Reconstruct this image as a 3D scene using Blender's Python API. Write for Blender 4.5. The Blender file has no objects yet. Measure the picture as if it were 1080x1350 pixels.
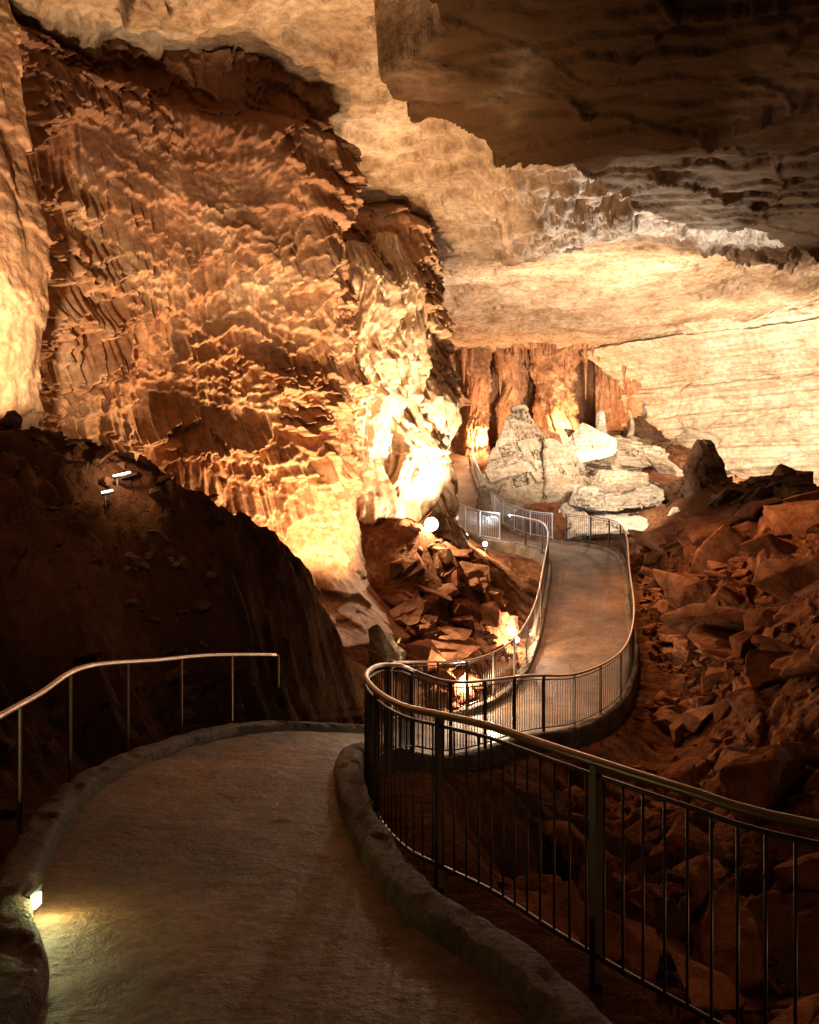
import bpy, bmesh, math, random
import numpy as np
from mathutils import Vector
random.seed(7); rng=np.random.default_rng(7)
scene=bpy.context.scene
scene.view_settings.view_transform='Standard'
scene.view_settings.look='None'
scene.view_settings.exposure=0

# ------------------------------------------------------------ noise helpers
def _h(ix,iy,iz,seed):
    n=(ix.astype(np.int64)*374761393+iy.astype(np.int64)*668265263+iz.astype(np.int64)*2147483647+seed*974634777)&0xFFFFFFFF
    n=((n^(n>>13))*1274126177)&0xFFFFFFFF
    n=((n^(n>>16))*2246822519)&0xFFFFFFFF
    n=n^(n>>15)
    return (n&0xFFFFFF)/float(0xFFFFFF)
def noise(x,y,z=0.0,seed=0):
    x=np.asarray(x,float); y=np.asarray(y,float); z=np.broadcast_to(np.asarray(z,float),x.shape)
    ix=np.floor(x); iy=np.floor(y); iz=np.floor(z)
    fx=x-ix; fy=y-iy; fz=z-iz
    fx=fx*fx*(3-2*fx); fy=fy*fy*(3-2*fy); fz=fz*fz*(3-2*fz)
    r=0
    zs=(0,1) if np.any(fz>0) else (0,)
    for a in (0,1):
        wx=fx if a else 1-fx
        for b in (0,1):
            wy=fy if b else 1-fy
            for c in zs:
                wz=(fz if c else 1-fz) if len(zs)>1 else 1
                r=r+wx*wy*wz*_h(ix+a,iy+b,iz+c,seed)
    return r*2-1
def fbm(x,y,z=0.0,o=4,seed=0,g=0.5):
    r=0;a=1;t=0
    for i in range(o):
        k=2.03**i
        r=r+a*noise(np.asarray(x)*k+i*17.3,np.asarray(y)*k+i*7.1,np.asarray(z)*k,seed+i); t+=a; a*=g
    return r/t
def sst(a,b,x):
    t=np.clip((x-a)/(b-a),0,1); return t*t*(3-2*t)
def facets(x,y,seed=0,tilt=0.6):
    ix=np.floor(x); iy=np.floor(y)
    F1=np.full(x.shape,9.0); F2=np.full(x.shape,9.0); Z=np.zeros(x.shape)
    for a in (-1,0,1):
        for b in (-1,0,1):
            cx=ix+a; cy=iy+b
            px=cx+_h(cx,cy,cx*0,seed); py=cy+_h(cx,cy,cx*0,seed+1)
            dx=x-px; dy=y-py; d=np.sqrt(dx*dx+dy*dy)
            zz=_h(cx,cy,cx*0,seed+2)+tilt*((_h(cx,cy,cx*0,seed+3)-.5)*2*dx+(_h(cx,cy,cx*0,seed+4)-.5)*2*dy)
            m=d<F1
            F2=np.where(m,F1,np.minimum(F2,d)); Z=np.where(m,zz,Z); F1=np.where(m,d,F1)
    return Z-0.5*(1-sst(0,0.12,F2-F1))
def catmull(P,n=10):
    P=np.array(P,float); out=[]
    Q=np.vstack([2*P[0]-P[1],P,2*P[-1]-P[-2]])
    for i in range(1,len(Q)-2):
        p0,p1,p2,p3=Q[i-1],Q[i],Q[i+1],Q[i+2]
        for k in range(n):
            t=k/n
            out.append(0.5*((2*p1)+(-p0+p2)*t+(2*p0-5*p1+4*p2-p3)*t*t+(-p0+3*p1-3*p2+p3)*t**3))
    out.append(P[-1]); return np.array(out)
def resample(P,step):
    d=np.r_[0,np.cumsum(np.linalg.norm(np.diff(P,axis=0),axis=1))]
    n=max(2,int(d[-1]/step)+1); s=np.linspace(0,d[-1],n)
    return np.stack([np.interp(s,d,P[:,k]) for k in range(P.shape[1])],1),s

# ------------------------------------------------------------ mesh helpers
def mesh_obj(name,verts,faces,mat,smooth=True,parent=None):
    me=bpy.data.meshes.new(name)
    verts=np.asarray(verts,np.float32)
    if isinstance(faces,np.ndarray):
        k=faces.shape[1]
        me.vertices.add(len(verts)); me.vertices.foreach_set('co',verts.ravel())
        me.loops.add(faces.size); me.loops.foreach_set('vertex_index',faces.ravel().astype(np.int32))
        me.polygons.add(len(faces))
        me.polygons.foreach_set('loop_start',(np.arange(len(faces))*k).astype(np.int32))
        me.update(calc_edges=True)
    else:
        me.from_pydata([tuple(map(float,v)) for v in verts],[],faces); me.update()
    me.polygons.foreach_set('use_smooth',[smooth]*len(me.polygons))
    me.materials.append(mat)
    o=bpy.data.objects.new(name,me); scene.collection.objects.link(o)
    if parent: o.parent=parent
    return o
def grid_obj(name,X,Y,Z,mat,smooth=True,parent=None,attr=None):
    n,m=X.shape
    idx=np.arange(n*m).reshape(n,m)
    f=np.stack([idx[:-1,:-1].ravel(),idx[1:,:-1].ravel(),idx[1:,1:].ravel(),idx[:-1,1:].ravel()],1)
    o=mesh_obj(name,np.stack([X.ravel(),Y.ravel(),Z.ravel()],1),f,mat,smooth,parent)
    if attr is not None:
        a=o.data.attributes.new('tone_shade','FLOAT','POINT'); a.data.foreach_set('value',np.asarray(attr,np.float32).ravel())
    return o
class MB:
    def __init__(s): s.v=[]; s.f=[]
    def add(s,v,f):
        b=len(s.v); s.v.extend([tuple(p) for p in v]); s.f.extend([tuple(i+b for i in q) for q in f])
    def tube(s,P,r,n=8,cap=True):
        P=np.array(P,float); T=np.gradient(P,axis=0); T/=np.linalg.norm(T,axis=1)[:,None]+1e-9
        up=np.array([0,0,1.0]); V=[]
        for p,t in zip(P,T):
            u=up if abs(t[2])<.95 else np.array([1.0,0,0])
            a=np.cross(t,u); a/=np.linalg.norm(a); b=np.cross(a,t)
            for k in range(n):
                an=2*math.pi*k/n; V.append(p+r*(math.cos(an)*a+math.sin(an)*b))
        F=[]
        for i in range(len(P)-1):
            for k in range(n):
                F.append((i*n+k,i*n+(k+1)%n,(i+1)*n+(k+1)%n,(i+1)*n+k))
        if cap: F.append(tuple(range(n-1,-1,-1))); F.append(tuple((len(P)-1)*n+k for k in range(n)))
        s.add(V,F)
    def bar(s,p,q,w,n=6): s.tube([p,q],w,n)
    def box(s,c,sx,sy,sz,ang=0):
        ca,sa=math.cos(ang),math.sin(ang); V=[]
        for z in (-1,1):
            for x,y in ((-1,-1),(1,-1),(1,1),(-1,1)):
                X=x*sx/2;Y=y*sy/2; V.append((c[0]+X*ca-Y*sa,c[1]+X*sa+Y*ca,c[2]+z*sz/2))
        s.add(V,[(3,2,1,0),(4,5,6,7),(0,1,5,4),(1,2,6,5),(2,3,7,6),(3,0,4,7)])
    def obj(s,name,mat,smooth=True,parent=None): return mesh_obj(name,s.v,s.f,mat,smooth,parent)

# ------------------------------------------------------------ materials
def rock_mat(name,cols,sc=1.0,bump=0.5,rough=0.85,strata=0.0,spec=0.0,tone_shade=None,fine=1.0):
    m=bpy.data.materials.new(name); m.use_nodes=True; nt=m.node_tree; N=nt.nodes; Lk=nt.links
    b=N['Principled BSDF']; b.inputs['Roughness'].default_value=rough; b.inputs['Specular IOR Level'].default_value=spec
    tc=N.new('ShaderNodeTexCoord')
    def nz(scale,det=3,rg=.6,vec=None):
        n=N.new('ShaderNodeTexNoise'); n.inputs['Scale'].default_value=scale; n.inputs['Detail'].default_value=det
        n.inputs['Roughness'].default_value=rg
        Lk.new(vec or tc.outputs['Object'],n.inputs['Vector']); return n.outputs['Fac']
    def mapv(s):
        mp=N.new('ShaderNodeMapping'); mp.inputs['Scale'].default_value=s; Lk.new(tc.outputs['Object'],mp.inputs['Vector']); return mp.outputs['Vector']
    n1=nz(.6*sc,4,.7)
    rp=N.new('ShaderNodeValToRGB'); e=rp.color_ramp.elements
    e[0].position=.34; e[0].color=(*cols[0],1); e[1].position=.66; e[1].color=(*cols[2],1)
    x=e.new(.5); x.color=(*cols[1],1); Lk.new(n1,rp.inputs['Fac'])
    col=rp.outputs['Color']
    def mix(mode,fac,a,bb):
        mx=N.new('ShaderNodeMix'); mx.data_type='RGBA'; mx.blend_type=mode
        if isinstance(fac,float): mx.inputs[0].default_value=fac
        else: Lk.new(fac,mx.inputs[0])
        Lk.new(a,mx.inputs[6])
        if isinstance(bb,tuple): mx.inputs[7].default_value=bb
        else: Lk.new(bb,mx.inputs[7])
        return mx.outputs[2]
    n3=nz(5*sc*fine,5,.72)
    r2=N.new('ShaderNodeValToRGB'); r2.color_ramp.elements[0].position=.32; r2.color_ramp.elements[0].color=(.4,.36,.33,1)
    r2.color_ramp.elements[1].position=.6; r2.color_ramp.elements[1].color=(1.05,1.05,1.05,1); Lk.new(n3,r2.inputs['Fac'])
    col=mix('MULTIPLY',.8,col,r2.outputs['Color'])
    hh=n3
    if strata:
        ns=nz(1.0,5,.7,mapv((.16,.16,5.0)))
        h2=N.new('ShaderNodeMath'); h2.operation='MULTIPLY_ADD'; Lk.new(ns,h2.inputs[0]); h2.inputs[1].default_value=strata; Lk.new(hh,h2.inputs[2]); hh=h2.outputs[0]
        r3=N.new('ShaderNodeValToRGB'); r3.color_ramp.elements[0].position=.36; r3.color_ramp.elements[0].color=(.6,.5,.42,1)
        r3.color_ramp.elements[1].position=.55; r3.color_ramp.elements[1].color=(1,1,1,1); Lk.new(ns,r3.inputs['Fac'])
        col=mix('MULTIPLY',.6,col,r3.outputs['Color'])
    if tone_shade:
        at=N.new('ShaderNodeAttribute'); at.attribute_name='tone_shade'  # darkens by random tone and by shade put into the colour
        col=mix('MIX',at.outputs['Fac'],col,(*tone_shade,1))
    Lk.new(col,b.inputs['Base Color'])
    bp=N.new('ShaderNodeBump'); bp.inputs['Strength'].default_value=bump; bp.inputs['Distance'].default_value=.18/fine
    Lk.new(hh,bp.inputs['Height']); Lk.new(bp.outputs['Normal'],b.inputs['Normal'])
    return m
M_flow=rock_mat('flowstone',[(.32,.15,.072),(.43,.235,.125),(.53,.345,.205)],1.2,.35,.65,0,.25,tone_shade=(.12,.045,.020))
M_pale=rock_mat('pale_flowstone',[(.42,.26,.15),(.53,.37,.235),(.62,.47,.33)],1.6,.4,.6,0,.25)
M_ceil=rock_mat('ceiling_limestone',[(.27,.165,.095),(.40,.28,.18),(.50,.38,.265)],.8,.5,.85,0,0,tone_shade=(.050,.026,.012))
M_wall=rock_mat('bedded_limestone',[(.40,.30,.20),(.50,.40,.29),(.58,.49,.38)],.7,.4,.85,.7,0)
M_back=rock_mat('red_flowstone',[(.24,.10,.05),(.35,.175,.09),(.46,.27,.15)],1.2,.5,.6,0,.2)
M_gnd=rock_mat('cave_floor_clay',[(.11,.043,.021),(.18,.075,.037),(.26,.125,.065)],1.2,.8,.9,0,0,tone_shade=(.045,.026,.016))
M_rock=rock_mat('breakdown_rock',[(.12,.048,.025),(.20,.085,.044),(.29,.15,.085)],.6,.6,.85,0,0)
M_rockd=rock_mat('dark_breakdown_rock',[(.05,.028,.018),(.09,.05,.03),(.13,.08,.05)],.8,.6,.85,0,0)
M_rockp=rock_mat('pale_breakdown_rock',[(.21,.16,.115),(.30,.24,.175),(.39,.32,.25)],.9,.6,.85,.5,0)
M_rockw=rock_mat('white_breakdown_rock',[(.42,.36,.29),(.53,.47,.39),(.60,.55,.47)],.9,.7,.85,.6,0)
M_conc=rock_mat('worn_concrete',[(.070,.033,.015),(.14,.070,.033),(.215,.118,.06)],1.3,.6,.6,0,.25,fine=2.2)
M_kerb=rock_mat('kerb_concrete',[(.08,.05,.03),(.15,.10,.065),(.23,.165,.11)],2.5,.8,.8,0,.2,fine=1.5)
def metal(name,c,r,me=.9):
    m=bpy.data.materials.new(name); m.use_nodes=True; b=m.node_tree.nodes['Principled BSDF']
    b.inputs['Base Color'].default_value=(*c,1); b.inputs['Metallic'].default_value=me
    n=m.node_tree.nodes.new('ShaderNodeTexNoise'); n.inputs['Scale'].default_value=25
    mr=m.node_tree.nodes.new('ShaderNodeMapRange'); mr.inputs[3].default_value=r-.1; mr.inputs[4].default_value=r+.15
    m.node_tree.links.new(n.outputs['Fac'],mr.inputs[0]); m.node_tree.links.new(mr.outputs[0],b.inputs['Roughness'])
    return m
M_rail=metal('weathered_steel',(.34,.22,.14),.42)
M_bal=metal('dark_steel',(.07,.048,.035),.5,.7)
M_galv=metal('galvanised_steel',(.5,.5,.5),.5,.5)
M_house=metal('lamp_housing',(.05,.05,.05),.5,.5)
def emis(name,c,s):
    m=bpy.data.materials.new(name); m.use_nodes=True; b=m.node_tree.nodes['Principled BSDF']
    b.inputs['Emission Color'].default_value=(*c,1); b.inputs['Emission Strength'].default_value=s; return m
M_em=emis('lamp_lens',(1,.8,.55),25)
M_emb=emis('bright_lamp_lens',(1,.9,.75),120)
M_emc=emis('cool_lamp_lens',(1,.97,.85),10)

# ------------------------------------------------------------ walkway control sections
LR=[((-1.3,-3),(1.2,-3),-1.75),((-1.4,1),(1.0,1),-1.95),((-1.55,3.9),(.5,3.9),-2.1),((-2.1,5.3),(-.09,5.3),-2.2),
((-2.62,7.6),(-.5,7.25),-2.35),((-2.6,9.8),(-.72,9.6),-2.55),((-1.9,12.5),(-.45,11.4),-2.9),((-.5,15.5),(.5,13.6),-3.6),
((.35,18.5),(2.0,17),-4.1),((1.5,21),(3.4,19.4),-4.45),((2.6,23.2),(4.8,21.9),-4.35),((3.5,26),(5.8,25),-3.85),
((4.2,29),(6.5,28.5),-2.95),((4.9,33),(7.3,33),-1.7),((4.3,35.6),(6.9,36.3),-1.35),((2.9,38.5),(4.9,40),-1.1),
((1.6,43),(3.9,44),-.4),((1.3,48),(3.6,49),.8),((1.3,54),(3.6,55),2.2),((1.6,60),(3.8,61),3.8)]
Lc=catmull([(a[0],a[1],z) for a,b,z in LR],24); Rc=catmull([(b[0],b[1],z) for a,b,z in LR],24)
Cc=(Lc+Rc)/2; HW=np.linalg.norm((Lc-Rc)[:,:2],axis=1)/2

# ------------------------------------------------------------ terrain
T=[(-3,2,-2.2),(-5,3,-1.9),(-9,2,-1),(-13,4,0),(-5,6,-1.5),(-4,8,-1.9),(-6,9,-.6),(-9,10,1.2),(-13,12,1.5),(-6.5,13.5,1.0),(-8.5,14,1.6),(-5,14.5,.60),(-4.2,12.2,-.7),
(-3.4,12.7,-2.2),(-4,15,.2),(-2.6,16.2,-.5),(-1.9,17,-1.1),(-1.4,17.5,-1.8),(-.95,17.5,-2.7),(-.5,17.4,-3.6),(-4.6,18.5,-1.2),(-6.5,18,-.3),(-8,17,.8),(-3,20,-2.3),(-1.5,21,-3.2),
(-5,21,-1.0),(-8,21,0),(-3,23,-1.3),(-2,24.5,-1.2),(-.9,27,-.3),(-1.8,27,-.2),(.3,26.6,-.5),(.86,26.6,-1.4),(1.1,25.5,-2.5),(-1.2,24.6,-2.3),(0,24.4,-2.7),(.3,22,-3.7),(1,22.7,-3.9),
(2,25,-3.6),(2.5,28,-2.6),(1.6,29,-1.5),(3,32,-1.9),(2.4,36,-1.2),(1.2,34,-.6),(.5,30,-.4),(1,40,-.6),(0,45,.2),(0,52,1.4),
(2.2,2,-3.6),(4,1,-4.2),(2,6,-4.3),(3,8,-4.8),(1.0,9,-4.2),(5,10,-4.9),(2,12,-4.9),(3,15,-5.2),(4,17.3,-5.4),(6,17,-4.9),(6.2,21,-5.0),(8,12,-4.2),(12,8,-3),(8,4,-4),(16,4,-2),(22,6,-1),
(6.6,15.4,-4.1),(7.1,19.4,-3.9),(7.2,24,-4.2),(9,21,-2.3),(11,17,-1.8),(14,19,-.5),(8.6,30,-2.7),(7.8,27,-3.4),(11.8,27,-.7),(9,33.5,-1.5),(12,33,-.6),(10.4,36,-1.2),(15,27,.3),(20,22,2),(20,32,1.0),
(8.5,38.5,-1.6),(6.5,42,-.4),(10,43,-.2),(14,44,1.0),(20,42,.8),(15,48,1.8),(18,52,1.6),(22,48,1.0),(5,46,.6),(8,47,.9),(6,51,1.8),(9.5,51,2.3),(12,52,2.6),(11,55,3.4),
(11.8,39.6,.6),(12.6,39.6,1.1),(13.6,39.3,1.0),(15.2,39,.9),(17.2,39,.8),(12.8,37.2,.1),(15,36.6,.3),
(14.6,56,3.9),(6,57,3.2),(9,60,4.1),(4,63,4.2),(13,62,5),(18,63,3),(28,45,1.5),(28,60,2),(30,20,3),(30,4,0),(-6,30,0),(-6,45,1),(-6,60,3),(-14,20,1),(-14,35,1),(24,-4,-1),(8,-4,-4),(-13,-4,0),(0,-4,-2)]
T=np.array(T,float)
def rk(r2): return r2*0.5*np.log(r2+1e-9)
n=len(T); A=np.zeros((n+3,n+3)); d2=((T[:,None,:2]-T[None,:,:2])**2).sum(2)
A[:n,:n]=rk(d2)*.5+np.eye(n)*.25; A[:n,n]=1; A[:n,n+1:]=T[:,:2]; A[n,:n]=1; A[n+1:,:n]=T[:,:2].T
Wt=np.linalg.solve(A,np.r_[T[:,2],0,0,0])
def base_z(x,y):
    z=Wt[n]+Wt[n+1]*x+Wt[n+2]*y
    for i in range(n): z=z+Wt[i]*rk((x-T[i,0])**2+(y-T[i,1])**2)*.5
    return z
def path_near(x,y):
    best=np.full(x.shape,1e9); zz=np.zeros(x.shape); hw=np.zeros(x.shape)
    for c,h in zip(Cc[::4],HW[::4]):
        d=(x-c[0])**2+(y-c[1])**2; m=d<best; best=np.where(m,d,best); zz=np.where(m,c[2],zz); hw=np.where(m,h,hw)
    return np.sqrt(best),zz,hw
def terrain_z(x,y):
    z=base_z(x,y)
    wr=sst(5.5,8.5,x)*sst(8,13,y)*(1-.6*sst(35,38,y))
    bas=np.exp(-(((x-1.8)/2)**2+((y-26)/5)**2))
    far=sst(38,44,y)*sst(3,6,x)
    pit=sst(1.2,3,x)*(1-sst(17,19,y))
    amp=.06+.36*wr*(.55+.8*sst(-.2,.4,fbm(x*.22,y*.22,seed=91)))+.18*bas+.15*far+.25*pit
    wx=x+.4*fbm(x*.8,y*.8,seed=31); wy=y+.4*fbm(x*.8,y*.8,seed=41)
    k=1-sst(34,40,y)
    r=amp*1.2*(facets(wx*.45,wy*.45,3)-.3)+amp*.7*(facets(wx*1.1,wy*1.1,9,1.0)-.3)*(.3+.7*k)+amp*.4*(facets(wx*2.8,wy*2.8,13,1.0)-.3)*k
    r=r+.22*fbm(x*.7,y*.7,o=3,seed=5)+(.05+.1*amp)*fbm(x*3,y*3,o=5,seed=6,g=.6)
    lm=(1-sst(-2,0,x))*(1-sst(17,19,y))
    r=r+lm*(.26*np.abs(fbm(x*1.6,y*1.6,o=4,seed=15))+.26*(facets(wx*1.3,wy*1.3,21)-.3)+.16*(facets(wx*3.2,wy*3.2,24)-.3)+.06*fbm(x*6,y*6,o=3,seed=25))
    d,pz,hw=path_near(x,y)
    sh=np.where(y<11,.78,.35)
    w=sst(0,1,(d-hw-sh)/(1.3+.5*fbm(x*.9,y*.9,o=3,seed=95)))
    edge=pz-.28
    return edge*(1-w)+z*w+r*np.maximum(w,.75*sst(0,.5,d-hw-sh))
ny=880; t=np.linspace(0,1,ny); ys=-4+ (68)*(t*.45+.55*t**2.0)
xs=np.r_[np.linspace(-14,20,660),np.linspace(20.15,30,50)]
X,Y=np.meshgrid(xs,ys,indexing='ij')
Z=terrain_z(X,Y)
floor_tone_shade=np.clip(.3+.9*fbm(X*.4,Y*.4,seed=77),0,1)*.5
floor_tone_shade=np.maximum(floor_tone_shade,(.75+.3*fbm(X*1.5,Y*1.5,seed=5))*(1-sst(-1.2,.2,X))*(1-sst(19,21,Y))); floor_tone_shade=np.maximum(floor_tone_shade,.5*(1-sst(12,15,Y+.6*(X-6))))  # shade of the left bank and near ground put into the colour
floor_tone_shade=np.clip(np.maximum(floor_tone_shade,.7*sst(10.6,11.8,X)*sst(36,38,Y)*(1-sst(46,48,Y))),0,1)  # floor tinted darker around the right mounds
grid_obj('cave_floor_terrain',X,Y,Z,M_gnd,True,attr=floor_tone_shade)

# ------------------------------------------------------------ walls
P=[(-13,6),(-10.8,11),(-8.3,14),(-7.5,15.2),(-7.1,16.4),(-7.7,17.6),(-7.9,19.2),(-6.4,21.3),(-4.7,22.5),(-3.1,23.5),(-2.4,24.4),(-2.3,25.8),(-2.1,27.6),(-1.2,29.0),(-.2,30.2),(.75,31.8),
(.6,34),(0,37),(-.7,42),(-.3,50),(.3,56),(1.2,61.5),(3,63),(5,63),(9,63.5),(13,63),(15,59.5),(18.2,55.5),(22,51.5),(25,46),(27,36),(28,25),(28,14),(27,4),(24,-3.5),(10,-3.9),(-5,-3.9),(-13,-3),(-13.5,1),(-13,6)]
full=catmull([(a,b,0) for a,b in P],20)[:,:2]
iL=17*20; iB=26*20
def wall(name,C,ds,dh,z0,z1,dispf,mat,smooth_n=1.2):
    C,s=resample(C,ds); Tn=np.gradient(C,axis=0)
    k=max(1,int(smooth_n/ds)); ker=np.ones(2*k+1)/(2*k+1)
    Tn=np.stack([np.convolve(np.pad(Tn[:,i],k,mode='edge'),ker,'valid') for i in (0,1)],1)
    Tn/=np.linalg.norm(Tn,axis=1)[:,None]; Nn=np.stack([Tn[:,1],-Tn[:,0]],1)
    h=np.arange(z0,z1,dh); S,H=np.meshgrid(s,h,indexing='ij')
    CX=C[:,0][:,None]+0*H; CY=C[:,1][:,None]+0*H
    D,DZ,w=dispf(S,H,CX,CY)
    return grid_obj(name,CX+Nn[:,0][:,None]*D,CY+Nn[:,1][:,None]*D,H+DZ,mat,True,attr=w)
def scallop(S,H,wx,hy,seed,wr=1.0,drip=1.0,dec=1.1):
    # overlapping drapery lobes: each cell bulges out and ends in a ragged drip lip at its foot
    s=S+wr*.6*fbm(S*.4,H*.4,seed=seed+1); h=H+wr*(1.2*fbm(S*.25,H*.22,o=2,seed=seed+2)+.38*noise(S*.8,H*.5,seed=seed+12))
    teeth=drip*(.34*np.clip(noise(S*6,H*.35,seed=seed+4),0,1)+.24*np.clip(noise(S*14,H*.35,seed=seed+14),0,1))
    x=s/wx; y=h/hy; iy=np.floor(y); R=np.zeros(S.shape)
    for b in (-2,-1,0,1):
        cy=iy+b; off=_h(cy,cy*0,cy*0,seed+5)
        ix=np.floor(x-off)
        for a in (-1,0,1):
            cx=ix+a
            px=cx+off+.5+.6*(_h(cx,cy,cx*0,seed+6)-.5); py=cy+.85*_h(cx,cy,cx*0,seed+7)
            w=.5+.7*_h(cx,cy,cx*0,seed+8); am=.25+.75*_h(cx,cy,cx*0,seed+9)
            du=(x-px)/w; dh=y+teeth*am/hy-py-.5*du*du
            R=np.maximum(R,am*sst(-.02,.09,dh)*np.exp(-np.clip(dh,0,9)*dec)*np.sqrt(np.clip(1-du*du,0,1)))
    return R
def disp_left(S,H,CX,CY):
    flare=1.5*np.exp(-(np.clip(H,-5,20)+2.2)/1.5)
    D=np.clip(flare,0,2.6)
    D+=.9*fbm(S*.22,H*.14,o=3,seed=2)+.45*fbm(S*.7,H*.18,o=3,seed=3)
    near=(1-sst(17,18.2,CY))            # smooth near column
    a1=scallop(S,H,1.25,.66,50,dec=1.0); a2=scallop(S+3.3,H+.2,.8,.45,90,dec=1.1); a3=scallop(S+9,H,2.6,1.5,130,dec=.9)
    m2=.35+.65*sst(-.35,.15,fbm(S*.35,H*.4,seed=63))
    tr=np.maximum(a1*.60,a2*.42*m2)+a3*.38
    patch=np.clip(1.05+.8*fbm(S*.3,H*.25,seed=61),.45,1.35)*(1-.85*near)*(1-.35*sst(24.8,26,CY)*(1-sst(29,30,CY)))
    lower=sst(-1.2,1.5,H)
    trp=tr*patch*(.35+.65*lower); D+=trp
    sw=S+.25*noise(S*1.0,H*.35,seed=8)
    fl=1-np.abs(noise(sw*4.5,H*.16,seed=4)); f2=1-np.abs(noise(sw*10,H*.22,seed=14))
    D+=(.11*fl+.09*f2)*(.25+2.0*trp) + near*(.22*np.abs(noise(S*2.6,H*.25,seed=24))+.1*a1)
    D+=.025*fbm(S*7,H*7,o=3,seed=44)
    D+= near*(.35*np.sin((H-2)*.5))
    D-=1.1*sst(9.4,10.4,H+.3*fbm(S*.5,H*0,seed=71))
    rec=sst(25.5,27,CY)*(1-sst(29.2,30.2,CY)); D-=.9*rec*sst(6,7.5,H)
    w=np.clip(.85*sst(4.5,9.5,H+1.5*fbm(S*.3,H*.3,seed=5)-.25*(CY-21))*(1-near)+.40*fbm(S*.4,H*.5,seed=16)+.5*rec*sst(5,7,H)-.08+.40*(1-sst(0,.18,trp))*(1-near),0,.92)  # darker towards the top, in the bay and between lobes, plus random patches
    return D,-.10*tr,w
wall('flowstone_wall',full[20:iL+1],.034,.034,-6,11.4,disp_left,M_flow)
def disp_back(S,H,CX,CY):
    D=.8*fbm(S*.3,H*.1,o=3,seed=2)+.9*np.abs(noise(S*.9,H*.12,seed=3))+.45*np.abs(noise(S*2.3,H*.3,seed=4))+.15*fbm(S*4,H*3,o=3,seed=5)
    D-=2.5*sst(9,10.2,CX)*(1-sst(12,12.6,CX))*sst(45,60,CY)
    return D,0*D,np.clip(.3+fbm(S*.5,H*.5,seed=9),0,1)*.5
wall('back_flowstone_wall',full[iL-10:iB+1],.07,.06,-3,11.4,disp_back,M_back)
def disp_right(S,H,CX,CY):
    bed=fbm(S*.03,H*1.5,o=4,seed=2,g=.6); D=.6*bed
    q=(H+.25*fbm(S*.15,H*.3,seed=12))/1.25; c=np.floor(q); D+=.45*_h(c,c*0,c*0,5)
    q=(H+.15*fbm(S*.3,H*.3,seed=22))/.4; c=np.floor(q); D+=.14*_h(c,c*0,c*0,7)
    D+=.8*fbm(S*.18,H*.2,seed=3)+.2*fbm(S*1.2,H*2,seed=4)+.05*fbm(S*5,H*8,seed=7)
    D+=.3*(facets(S*.25,H*.4,33)-.4)
    D+=2.6*sst(7,10.4,H)**2
    return D,0*D,0*D
wall('bedded_limestone_wall',full[iB-10:],.10,.055,-6,11.6,disp_right,M_wall)

# ------------------------------------------------------------ ceiling
SL=np.array([(.3,-6),(.3,14),(.1,16.5),(.75,18.4),(-.5,20.6),(-.2,22.0),(1.5,22.4),(2.4,24.0),(3.9,25.0),(6.8,28.2),(10.9,30.2),(14,33),(22,36.5),(34,37),(34,-6)])
def sdpoly(x,y,V):
    d=np.full(x.shape,1e9); ins=np.zeros(x.shape,bool)
    for i in range(len(V)):
        a=V[i];b=V[(i+1)%len(V)]; ex,ey=b-a; wx=x-a[0];wy=y-a[1]
        t=np.clip((wx*ex+wy*ey)/(ex*ex+ey*ey),0,1); d=np.minimum(d,(wx-ex*t)**2+(wy-ey*t)**2)
        c=((a[1]>y)!=(b[1]>y)); xx=(b[0]-a[0])*(y-a[1])/((b[1]-a[1])+1e-12)+a[0]; ins^=(c&(x<xx))
    d=np.sqrt(d); return np.where(ins,-d,d)
xs=np.r_[np.linspace(-14,20,600),np.linspace(20.15,31,60)]; ys=np.r_[np.linspace(-4.5,14,60),np.linspace(14.06,40,460),np.linspace(40.1,65,220)]
X,Y=np.meshgrid(xs,ys,indexing='ij')
wxx=X+.5*fbm(X*.5,Y*.5,seed=3)+.22*fbm(X*2,Y*2,seed=8); wyy=Y+.5*fbm(X*.5,Y*.5,seed=13)+.22*fbm(X*2,Y*2,seed=18)
sd=sdpoly(wxx,wyy,SL)
Zc=10.55+.35*fbm(X*.12,Y*.08,seed=1)
lev=fbm(wxx*.16+wyy*.05,wyy*.13,o=3,seed=22)*5.5
Zc+=.34*(np.floor(lev)+sst(.92,1,lev-np.floor(lev)))*(1-.65*sst(34,38,Y))
lev2=fbm(wxx*.45,wyy*.3,o=3,seed=25)*4
Zc+=.09*(np.floor(lev2)+sst(.85,1,lev2-np.floor(lev2)))
Zc+=.12*(facets(wxx*.35,wyy*.35,66,.5)-.3)*(1-.6*sst(34,38,Y))
Zc+=.04*fbm(X*1.5,Y*1.5,o=5,seed=4,g=.6)
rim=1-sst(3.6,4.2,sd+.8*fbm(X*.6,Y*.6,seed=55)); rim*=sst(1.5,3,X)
Zc-=rim*(.55+.45*(facets(wxx*.7,wyy*.7,61)-.4)+.25*(facets(wxx*2.2,wyy*2.2,62)-.4))
ins=1-sst(-.10,.10,sd)
slab=9.1-.02*(Y-20)+.45*fbm(X*.15,Y*.15,seed=31)
l3=fbm(wxx*.1+wyy*.2,wyy*.2,o=3,seed=32)*6
slab+=.14*(np.floor(l3)+sst(.8,1,l3-np.floor(l3)))+.22*(facets(wxx*.3,wyy*.5,71,.5)-.4)+.08*fbm(X*1.2,Y*2.4,o=4,seed=35)
Zc=Zc*(1-ins)+slab*ins
wr=np.clip(ins*.98+.5*fbm(X*.35,Y*.3,seed=88)*(Y<36)+.05,0,1)*(1-rim*(1-ins))  # slab's shade and the lit rim put into the colour, over random patches
grid_obj('cave_ceiling',X,Y,Zc,M_ceil,True,attr=wr)

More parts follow.
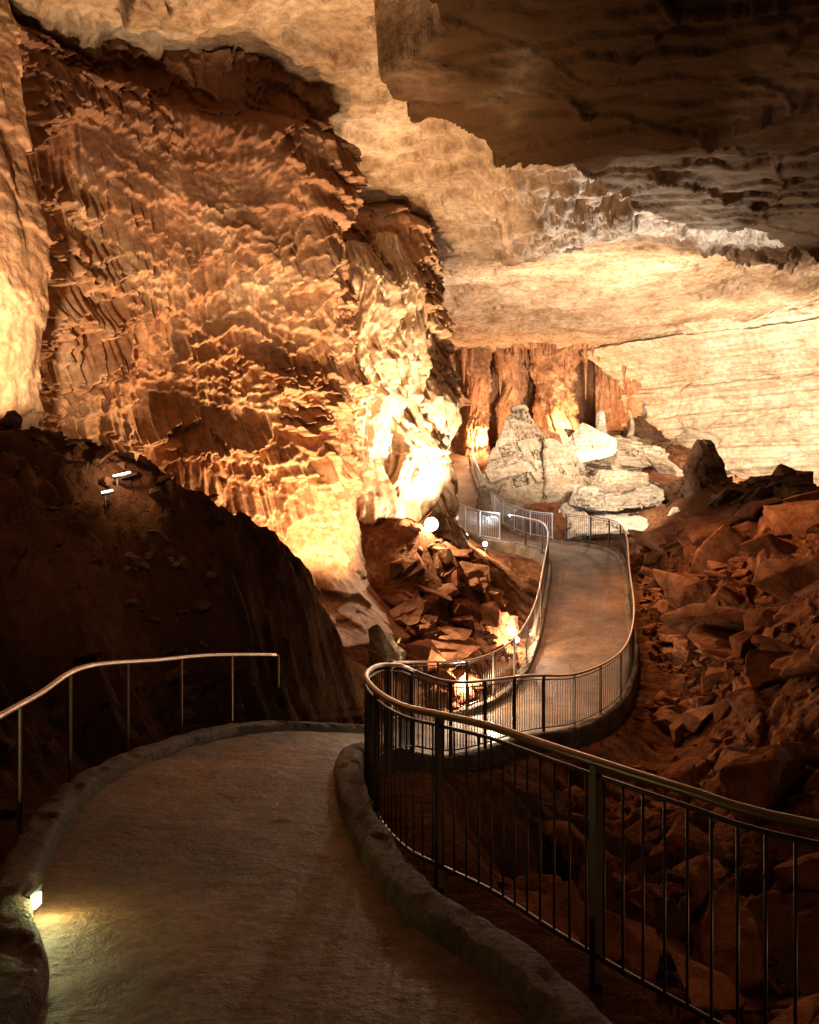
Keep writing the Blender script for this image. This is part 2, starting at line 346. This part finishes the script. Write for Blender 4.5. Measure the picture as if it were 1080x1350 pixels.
# ------------------------------------------------------------ walkway, kerbs
u=np.linspace(0,1,44)
Ld=np.stack([np.interp(np.linspace(0,len(Lc)-1,1100),np.arange(len(Lc)),Lc[:,k]) for k in range(3)],1)
Rd=np.stack([np.interp(np.linspace(0,len(Rc)-1,1100),np.arange(len(Rc)),Rc[:,k]) for k in range(3)],1)
Px=Ld[:,None,:]*(1-u[None,:,None])+Rd[:,None,:]*u[None,:,None]
Pz=Px[:,:,2]+.022*fbm(Px[:,:,0]*2,Px[:,:,1]*2,seed=2)+.012*fbm(Px[:,:,0]*7,Px[:,:,1]*7,seed=3)
grid_obj('footpath',Px[:,:,0],Px[:,:,1],Pz,M_conc)
def offset(C,side,off):
    Tn=np.gradient(C[:,:2],axis=0); Tn/=np.linalg.norm(Tn,axis=1)[:,None]
    Nn=np.stack([Tn[:,1],-Tn[:,0]],1)*side; O=C.copy(); O[:,:2]+=Nn*off; return O,Nn
def kerb(C,side):
    C,_=resample(C,.04); _,Nn=offset(C,side,0)
    prof=[(-.02,-.08),(-.01,.03),(0,.085),(.012,.112),(.035,.124),(.08,.128),(.13,.126),(.18,.122),(.215,.108),(.23,.08),(.235,.02),(.245,-.35),(.27,-.7)]
    X=[];Y=[];Z=[]
    for o,z in prof:
        wob=.018*fbm(C[:,0]*1.7+o*3,C[:,1]*1.7,seed=4)+.016*fbm(C[:,0]*7+o*24,C[:,1]*7,o=3,seed=5)
        chip=-.03*sst(.35,.6,noise(C[:,0]*4+o*9,C[:,1]*4,seed=9))
        oo=o+wob*(0 if o<0 else 1)
        X.append(C[:,0]+Nn[:,0]*oo);Y.append(C[:,1]+Nn[:,1]*oo);Z.append(C[:,2]+z+(wob*.7+chip)*(z>.03))
    grid_obj('kerb',np.array(X).T,np.array(Y).T,np.array(Z).T,M_kerb)
kerb(Lc,-1); kerb(Rc,1)

# ------------------------------------------------------------ railings
def railing(name,C,H=1.07,post=1.55,bal=.13,r=.024,low=.10,balr=.0075,posts_only=False,mt=None,mb=None):
    mt=mt or M_rail; mb=mb or M_bal
    C,s=resample(C,.06); Lt=s[-1]
    e=bpy.data.objects.new(name,None); scene.collection.objects.link(e)
    def at(q): return np.array([np.interp(q,s,C[:,k]) for k in range(3)])
    top=C.copy(); top[:,2]+=H
    a=MB(); a.tube(top[::3],r,10); a.obj('top_rail',mt,True,e)
    b=MB()
    for q in np.arange(.05,Lt,post):
        p=at(q)
        if posts_only: b.bar(p-np.array([0,0,.25]),p+np.array([0,0,H]),.021,8)
        else:
            b.box((p[0],p[1],p[2]+H/2-.14),.045,.045,H+.25,math.atan2(*(at(min(q+.1,Lt))-at(max(q-.1,0)))[1::-1]))
    b.obj('posts',mt if posts_only else mb,False,e)
    if posts_only: return
    c=MB(); lo=C.copy(); lo[:,2]+=low; up=C.copy(); up[:,2]+=H-.07
    c.tube(lo[::3],.014,6); c.tube(up[::3],.012,6); c.obj('rails',mb,True,e)
    d=MB()
    for q in np.arange(.1,Lt,bal):
        p=at(q); d.bar(p+np.array([0,0,low]),p+np.array([0,0,H-.07]),balr,6)
    d.obj('balusters',mb,True,e)
near=[(2.9,2.3,-2.15),(1.63,3.77,-2.32),(1.23,4.28,-2.32),(.81,4.95,-2.32),(.49,5.6,-2.34),(.22,6.05,-2.37),(-.05,6.6,-2.42),(-.27,7.6,-2.5),(-.41,8.9,-2.6),(-.33,10.2,-2.72),(-.1,11.2,-2.88)]
Ro,_=offset(Rc,1,.12); Ro[:,2]+=.10
RA=np.vstack([catmull(near,10),Ro[int(6.5*24):int(14.5*24)]])
railing('metal_railing',RA)
Lo,_=offset(Lc,-1,.12); Lo[:,2]+=.10
railing('metal_railing',Lo[int(7.3*24):int(14.4*24)])
railing('metal_railing',Lo[int(14.5*24):int(18.6*24)],mt=M_galv,mb=M_galv)
railing('metal_railing',Ro[int(14.6*24):int(18.6*24)],mt=M_galv,mb=M_galv)
lh=[(-2.5,4.2,-2.3),(-2.78,5.6,-2.38),(-2.95,6.8,-2.42),(-3.05,7.8,-2.45),(-3.18,9.3,-2.47),(-2.98,11.2,-2.7),(-2.7,12.7,-2.87),(-2.25,14.3,-3.1),(-2.05,14.9,-3.2)]
railing('handrail',catmull(lh,10),H=.95,post=1.55,posts_only=True,r=.026)

# ------------------------------------------------------------ rocks
def rock_pts(pts,cuts=4,amp=.06,freq=1.5,seed=0,lay=None):
    bm=bmesh.new()
    for p in pts: bm.verts.new(p)
    r=bmesh.ops.convex_hull(bm,input=bm.verts)
    bmesh.ops.delete(bm,geom=[g for g in set(r['geom_interior']+r['geom_unused']) if isinstance(g,bmesh.types.BMVert)],context='VERTS')
    bmesh.ops.bevel(bm,geom=bm.edges[:],offset=amp*.4,segments=1,affect='EDGES',clamp_overlap=True)
    bmesh.ops.triangulate(bm,faces=bm.faces)
    for k in range(cuts):
        L=max(e.calc_length() for e in bm.edges)
        es=[e for e in bm.edges if e.calc_length()>L*.45]
        bmesh.ops.subdivide_edges(bm,edges=es,cuts=1); bmesh.ops.triangulate(bm,faces=[f for f in bm.faces if len(f.verts)>3])
    bm.normal_update()
    co=np.array([v.co for v in bm.verts]); no=np.array([v.normal for v in bm.verts])
    d=amp*fbm(co[:,0]*freq,co[:,1]*freq,co[:,2]*freq*1.8,o=4,seed=seed,g=.45)
    q=(co[:,2]+.35*co[:,0]*math.sin(seed)+.15*fbm(co[:,0],co[:,1],seed=seed+3))*freq*1.2
    d=d+amp*.9*(_h(np.floor(q),q*0,q*0,seed)-.5)
    if lay:
        # chunky spalled blocks: offsets constant per tilted 3-D cell
        a=co@np.array([[.8,.3,-.2],[-.3,.8,.35],[.45,-.2,.85]])/lay
        a=a+.12*np.stack([fbm(co[:,0],co[:,2],seed=seed+k) for k in range(3)],1)
        d=d+.28*lay*(_h(np.floor(a[:,0]),np.floor(a[:,1]),np.floor(a[:,2]*1.6),seed+50)-.6)
    co=co+no*d[:,None]
    F=[[v.index for v in f.verts] for f in bm.faces]; bm.free()
    return co,F
protos=[]
for i in range(30):
    r=np.random.default_rng(100+i); sc=np.array([1,r.uniform(.5,.95),r.uniform(.25,.7)])
    pts=(r.uniform(-1,1,(11,3))); pts/=np.maximum(np.abs(pts).max(1),.01)[:,None]; pts*=sc*r.uniform(.78,1,(11,1))
    co,F=rock_pts([tuple(p) for p in pts],3,.065,2.0,i); protos.append((co*.5,F))
def pile(name,specs,mat):
    V=[];F=[];b=0
    for (cx,cy,rx,ry,cnt,s0,s1) in specs:
        X=[];Yv=[]
        nc=max(1,cnt//10); cen=[(random.random()*6.283,math.sqrt(random.random())) for _ in range(nc)]
        for k in range(cnt):
            a,q=random.choice(cen); x=cx+rx*q*math.cos(a)+random.gauss(0,.2*rx); y=cy+ry*q*math.sin(a)+random.gauss(0,.2*ry)
            X.append(x);Yv.append(y)
        X=np.array(X);Yv=np.array(Yv); zz=terrain_z(X,Yv); d,pz,hw=path_near(X,Yv)
        for x,y,z,dd,h in zip(X,Yv,zz,d,hw):
            s=s0+(s1-s0)*random.random()**2.6
            if dd<h+.35+s*.55: continue
            co,f=protos[random.randrange(len(protos))]
            a=random.random()*6.283; tx=random.gauss(0,.3); ty=random.gauss(0,.3)
            ca,sa=math.cos(a),math.sin(a)
            R=np.array([[ca,-sa,0],[sa,ca,0],[0,0,1]])@np.array([[1,0,0],[0,math.cos(tx),-math.sin(tx)],[0,math.sin(tx),math.cos(tx)]])@np.array([[math.cos(ty),0,math.sin(ty)],[0,1,0],[-math.sin(ty),0,math.cos(ty)]])
            c=co@R.T*s+np.array([x,y,z+s*.06])
            V.append(c); F.append(np.array(f)+b); b+=len(c)
    return mesh_obj(name,np.vstack(V),np.vstack(F),mat,False)
pile('boulder_rubble',[(1.6,26.5,1.7,4.5,120,.3,1.3),(.8,22.4,1.6,1.5,60,.4,1.3),(9,24,3,9,120,.5,3.0),(7.4,26,1.0,7,110,.3,1.5),(6.4,21,1.2,3,50,.3,1.3),(12,31,4,4,70,.5,3.0),(8,15,3,6,80,.3,2.4),(3,10,2.4,6,90,.15,1.5),(2.5,36,1.3,3,30,.3,.8)],M_rock)
pile('boulder_rubble',[(8.4,47.5,3,2.6,24,.6,1.8),(10.5,53,4,4,60,.7,2.6),(11.5,46.5,2.5,2,26,.6,2.0)],M_rockp)
pile('boulder_rubble',[(14,39,2.2,1.2,50,.5,1.6),(15,44,3,3,40,.5,1.6),(14.5,36,3,2,30,.5,1.4),(13.5,56,1.8,2,30,.6,2)],M_rockd)
pile('loose_stones',[(-5,11,3,5,260,.08,.5),(-3.4,15,2,2,110,.08,.45)],M_rockd)
pile('loose_stones',[(5,14,5,9,450,.05,.35),(9,26,4,8,800,.06,.45),(7.2,26,.9,7,260,.08,.4),(1.4,25,2,5,250,.08,.3)],M_rock)
def boulder(pts,mat,cuts=7,amp=.18,freq=.8,seed=1,name='boulder',lay=None):
    co,F=rock_pts(pts,cuts,amp,freq,seed,lay); mesh_obj(name,co,F,mat,False)
boulder([(5.1,46.8,5.2),(5.75,47.2,5.35),(6.15,47.6,4.7),(3.25,45.6,1.3),(3.3,45.2,-.2),(5.9,44.4,-.2),(6.5,45.2,1.4),(6.6,48.4,4.2),(4.3,48.8,1.4),(4.4,49,0),(7.1,47.4,2.6),(7.2,48,0)],M_rockp,11,.10,.8,2,lay=.9)
boulder([(6.0,45.4,-.2),(8.7,46,.2),(8.9,46.4,1.5),(7.6,46.6,3.3),(6.6,46.8,3.9),(6.5,44.9,1.3),(8,44.6,.2),(8.6,47.5,2.4),(6.9,48,3.5)],M_rockp,10,.12,.9,12,lay=.8)
boulder([(6.3,49.5,3.4),(8.2,49.3,3.3),(8.0,50.4,4.2),(6.9,50.2,4.5),(6.5,49,2),(8.4,49,2),(7.6,48.7,3.0)],M_rock,7,.15,1,32,lay=.6)
boulder([(8.4,50,3.9),(13.8,50.5,3.3),(13.6,49.6,2.7),(9.2,48.6,2.6),(8.5,52,4.6),(13,53,3.9),(10,53,2),(12,48.6,2.3)],M_rockp,9,.12,1,3,lay=.8)
boulder([(7.8,49.6,3.4),(10.8,49.2,3.8),(10.6,48.3,3.0),(8.4,48,2.4),(9.2,50.4,4.8),(8.0,49,2.0)],M_rockw,8,.1,1,15,lay=.7)
# stacked pale slabs beyond the bend
boulder([(6.6,42,-.9),(6.9,43.3,.3),(11.8,41.2,.1),(12.1,40.4,-.7),(9,39.0,-.8),(6.5,40.2,-1.2),(11,43.5,.7),(8,44,.6),(7,39.6,-1.0),(11.6,39.8,-1.0)],M_rockw,10,.14,.9,4,lay=.7)
boulder([(7.2,43.0,.3),(7.6,44,1.2),(11.4,42.3,1.0),(11.2,41.5,.35),(9,40.9,.1),(8.0,41.2,.1),(10.8,43.6,1.5),(8.2,44.4,.7)],M_rockw,10,.12,1.1,51,lay=.6)
boulder([(8.1,43.8,1.0),(8.8,44.4,2.0),(11.0,43.4,1.8),(10.9,42.8,1.2),(9.4,42.4,.9),(9.8,45,2.0),(8.6,44.8,1.0)],M_rockp,9,.12,1.2,52,lay=.6)
boulder([(10.6,39.0,-1),(12.2,38.6,-.6),(11.4,38.9,.2),(10.9,39.4,.2),(12,40,.1),(10.2,40,-1)],M_rockw,8,.1,1,44,lay=.4)
boulder([(11.3,40.5,-.2),(11.9,40.3,1.9),(12.3,40.6,3.1),(12.9,40.7,3.0),(13.4,40.5,2.1),(13.9,39.5,.3),(11.6,42,.4),(13.5,42,.5),(12.3,39.4,1.6)],M_rockd,9,.12,1,5,lay=.8)
boulder([(13.4,40,.5),(14.2,39.6,1.6),(16.2,39.8,1.5),(17.6,39.5,1.0),(15.5,38.3,.2),(17,41,.5),(14,41.5,.4)],M_rockd,8,.12,1,25,lay=.8)
boulder([(12.2,56,3),(14.8,55.5,3),(13.2,56.6,5.8),(14.3,57,5.4),(12,59,3),(15.4,59,3.4),(15.6,56.5,4.2)],M_rockd,9,.2,1,6,lay=.9)
boulder([(-.95,21,-2.6),(-.7,20.8,-2.45),(-.2,20.9,-3.2),(-.45,20.8,-3.5),(-.6,21.8,-2.7),(0,21.8,-3.3),(-.9,21.5,-3.5)],M_rockp,6,.06,2,8)

def column(name,cx,cy,z0,prof,mat,knob=.2,seed=0,nt=150,dz=.04):
    z1=prof[-1][0]; h=np.arange(z0,z1,dz); th=np.linspace(0,2*math.pi,nt)
    r=np.interp(h,[p[0] for p in prof],[p[1] for p in prof])
    Hh,Th=np.meshgrid(h,th,indexing='ij'); R=r[:,None]+0*Th
    cx_=np.cos(Th)*2; sy_=np.sin(Th)*2
    k=fbm(cx_*.8,sy_*.8,Hh*.35,o=3,seed=seed)*1.1+np.abs(fbm(cx_*2.0,sy_*2.0,Hh*.9,o=4,seed=seed+4))*1.1
    fl=np.abs(noise(cx_*3.2+50,sy_*3.2+50,Hh*.35,seed=seed+9))*.5
    R=R*(1+.4*k*min(1,knob*4))+knob*(k*.8+fl+1.2*scallop(Th*1.2,Hh,.8,.5,seed+200))*np.minimum(1,R*2)
    R[:,-1]=R[:,0]
    top=np.clip((z1-Hh)/.15,0,1)**.5; R*=top
    ox=.3*noise(h*.6,h*0+seed,seed=seed)[:,None]; oy=.3*noise(h*.6,h*0+seed+5,seed=seed)[:,None]
    grid_obj(name,cx+ox+R*np.cos(Th),cy+oy+R*np.sin(Th),Hh,mat)
column('flowstone_column',-.6,29.2,-2,[(-2,1.35),(1,1.2),(3,1.15),(5,1.0),(6.2,.62),(7.4,.5),(8.0,.4),(8.7,.22)],M_pale,.2,1)
column('flowstone_column',-1.5,28.2,-2,[(-2,1.1),(1,.95),(4,.85),(5.6,.72),(6.6,.7),(7.4,.5),(8.1,.25)],M_pale,.2,2)
column('flowstone_column',.1,30.2,-2,[(-2,1.1),(1,.95),(3,.85),(4.6,.65),(5.6,.45),(6.6,.12)],M_pale,.2,3)
column('flowstone_column',9.6,61,2,[(2,1.0),(5,.8),(8,.9),(11,1.4)],M_back,.25,4,100,.07)
column('flowstone_column',4.3,60.6,2,[(2,.7),(6,.45),(8,.5),(11,.9)],M_back,.2,5,100,.07)
column('flowstone_column',6.6,61.5,2,[(2,.8),(6,.5),(8,.6),(11,1.1)],M_back,.2,6,100,.07)
column('stalagmite',10.8,54.5,2.5,[(2.5,.5),(4.4,.3),(5.3,.22),(5.9,.16)],M_rockw,.1,7,60,.05)
column('stalagmite',12.8,55.5,3,[(3,.3),(5,.12),(6.0,.06)],M_rockp,.06,8,60,.05)
sb=MB()
def stal(x,y,z,L,r):
    n=8;V=[];F=[]
    for i in range(7):
        q=i/6; rr=r*(1-q)**.8+.004
        for k in range(n):
            a=6.283*k/n; w=1+.25*math.sin(k*2.3+i*1.7+x*9); V.append((x+rr*w*math.cos(a),y+rr*w*math.sin(a),z-L*q))
    for i in range(6):
        for k in range(n): F.append((i*n+k,i*n+(k+1)%n,(i+1)*n+(k+1)%n,(i+1)*n+k))
    sb.add(V,F)
for i in range(170):
    x=random.uniform(2.2,13.6); y=random.uniform(58.5,62); stal(x,y,10.9,random.uniform(.4,1.6)*(1 if random.random()<.8 else 2.4),random.uniform(.08,.3))
for i in range(45):
    x=.9+random.gauss(0,.25); y=random.uniform(31.3,34); stal(x,y,10.8,random.uniform(.4,1.1),random.uniform(.04,.12))
sb.obj('stalactite_cluster',M_back)

# ------------------------------------------------------------ lamps
def lamp_fixture(name,p,tgt,r=.09,mat=None,stake=.5):
    e=bpy.data.objects.new(name,None); scene.collection.objects.link(e)
    d=Vector(tgt)-Vector(p); d.normalize(); q=d.to_track_quat('Z','Y')
    def cyl(nm,r0,r1,z0,z1,m):
        n=20;V=[];F=[]
        for zz,rr in ((z0,r0),(z1,r1)):
            for k in range(n): V.append(q@Vector((rr*math.cos(6.2832*k/n),rr*math.sin(6.2832*k/n),zz))+Vector(p))
        for k in range(n): F.append((k,(k+1)%n,n+(k+1)%n,n+k))
        F.append(tuple(range(n))); F.append(tuple(range(2*n-1,n-1,-1)))
        mesh_obj(nm,[tuple(v) for v in V],F,m,False,e)
    cyl('housing',r*.55,r,-.2,-.02,M_house); cyl('rim',r*1.08,r*1.08,-.03,-.005,M_house); cyl('lens',r*.95,r*.95,-.004,.006,mat or M_em)
    b=MB(); b.bar((p[0],p[1]+.08,p[2]-.05),(p[0],p[1]+.08,p[2]-stake),.015); b.obj('stake',M_house,True,e)
def light(p,c,w,size=.15,kind='POINT',tgt=None,ang=100,blend=.6,name='cave_light'):
    l=bpy.data.lights.new(name,kind); l.energy=w; l.color=c; l.shadow_soft_size=size
    if kind=='SPOT': l.spot_size=math.radians(ang); l.spot_blend=blend
    o=bpy.data.objects.new(name,l); o.location=p; scene.collection.objects.link(o)
    if tgt: o.rotation_euler=(Vector(tgt)-Vector(p)).to_track_quat('-Z','Y').to_euler()
    return o
W0=(1,.48,.20); W1=(1,.60,.31); W2=(1,.74,.47); W3=(1,.81,.60); CW=(.86,.93,1)
light((-1.4,20.4,-2.2),W1,2300,.12,'SPOT',(-4.6,23,5.5),110)
light((.9,22.2,-2.2),W1,6800,.12,'SPOT',(-3.2,24,4.5),95)
lamp_fixture('flood_light',(.62,26.9,-.35),(.15,20,-.2),.19,M_emb)
light((.55,26.5,-.25),W2,600,.1)
light((1.3,26.8,.1),W2,6000,.12,'SPOT',(-.6,29.4,4.2),95)
light((-5.6,13.2,1.9),W2,2800,.12,'SPOT',(-7.3,15.8,3.6),80)
light((-1.5,19.5,2.5),W2,2000,.4,'SPOT',(-2.5,21.5,10.5),115)
# main chamber
light((9.2,36.6,1.8),W3,3000,.3,'SPOT',(9.3,42,.6),80)
light((8.6,38.5,2.4),W3,13000,.8,'SPOT',(9,46,10.5),140)
light((14.5,43.5,3.6),W3,11500,.6,'SPOT',(20,53,6),130)
light((9,33.0,1.2),CW,10500,.3,'SPOT',(8.5,30.5,10),76)
light((2.6,44.5,3.4),W3,550,.2,'SPOT',(5,46.5,3.2),110)
light((10,46.4,5.2),W3,1500,.3)
light((4.6,59.2,4.6),W1,1400,.2); light((10.0,58.8,5.2),W1,1900,.2); light((2.6,55,4.6),W1,700,.2)
light((3.4,37.2,.2),CW,420,.15)
# basin lamps, at ground level among the rocks
lx=np.array([1.3,3.0,2.6,2.1,1.6]); ly=np.array([22.4,26.6,32.6,35.5,18.6]); lz=terrain_z(lx,ly)
for x,y,z,w in zip(lx,ly,lz,(650,600,450,300,160)):
    p=(float(x),float(y),float(z)+.32)
    lamp_fixture('flood_light',p,(p[0]-.2,p[1]-2,p[2]+.5),.08,stake=.4); light((p[0]+.05,p[1]-.3,p[2]+.16),W2,w,.06)
# right slope
light((5.8,30,4.4),W0,3600,.4,'SPOT',(9.5,25,-2),115)
light((8.4,15.6,-2.7),CW,60,.1)
light((4.2,6.2,-3.4),W0,80,.12)
# foreground walkway and left bank
light((-1.5,10.0,3.0),W0,230,.4,'SPOT',(-1.5,9.5,-2.3),58,1.0)
light((-.5,5.0,3.5),W0,80,.4,'SPOT',(-.9,5.2,-2.3),50,1.0)
light((-1.0,7.5,3.0),W0,420,.3,'SPOT',(-5,13,-.3),60,1.0)  # unseen fill added to lift the left bank
k=bpy.data.objects.new('kerb_light',None); scene.collection.objects.link(k)
b=MB(); b.box((-2.045,5.15,-2.11),.03,.16,.11); b.obj('housing',M_house,False,k)
b=MB(); b.box((-2.022,5.15,-2.11),.015,.08,.06); b.obj('lens',M_emc,False,k)
light((-1.93,5.08,-2.04),(.98,1,.42),11,.03)
def strip(x,y,L,w):
    z=float(terrain_z(np.array([x]),np.array([y]))[0])+.16; p=(x,y,z); q=(x+L,y,z+L*.22)
    e=bpy.data.objects.new('strip_lamp',None); scene.collection.objects.link(e)
    b=MB(); b.bar(p,q,.013); b.obj('tube',M_emc,True,e)
    b=MB(); b.bar((p[0],p[1]+.03,p[2]-.03),(q[0],q[1]+.03,q[2]-.03),.022); b.bar((p[0]+.05,p[1]+.03,p[2]-.03),(p[0]+.05,p[1]+.03,p[2]-.4),.012); b.obj('bracket',M_house,True,e)
    light(((p[0]+q[0])/2,p[1]-.12,p[2]+.12),W1,w,.05)
strip(-4.5,14.4,.26,30); strip(-4.45,13.7,.16,5)

# ------------------------------------------------------------ world and camera
w=bpy.data.worlds.new('World'); scene.world=w; w.use_nodes=True
nt=w.node_tree; sky=nt.nodes.new('ShaderNodeTexSky'); sky.sky_type='NISHITA'; sky.sun_disc=False; sky.sun_elevation=math.radians(2)
nt.links.new(sky.outputs[0],nt.nodes['Background'].inputs[0]); nt.nodes['Background'].inputs[1].default_value=.001
try: w.cycles.sampling_method='NONE'
except Exception: pass
cam=bpy.data.cameras.new('Camera'); co=bpy.data.objects.new('Camera',cam); scene.collection.objects.link(co)
co.location=(0,0,0); co.rotation_euler=(math.radians(90),0,0)
cam.sensor_fit='HORIZONTAL'; cam.sensor_width=36; cam.lens=36*1250/1080; cam.clip_end=500; cam.clip_start=.05
scene.camera=co
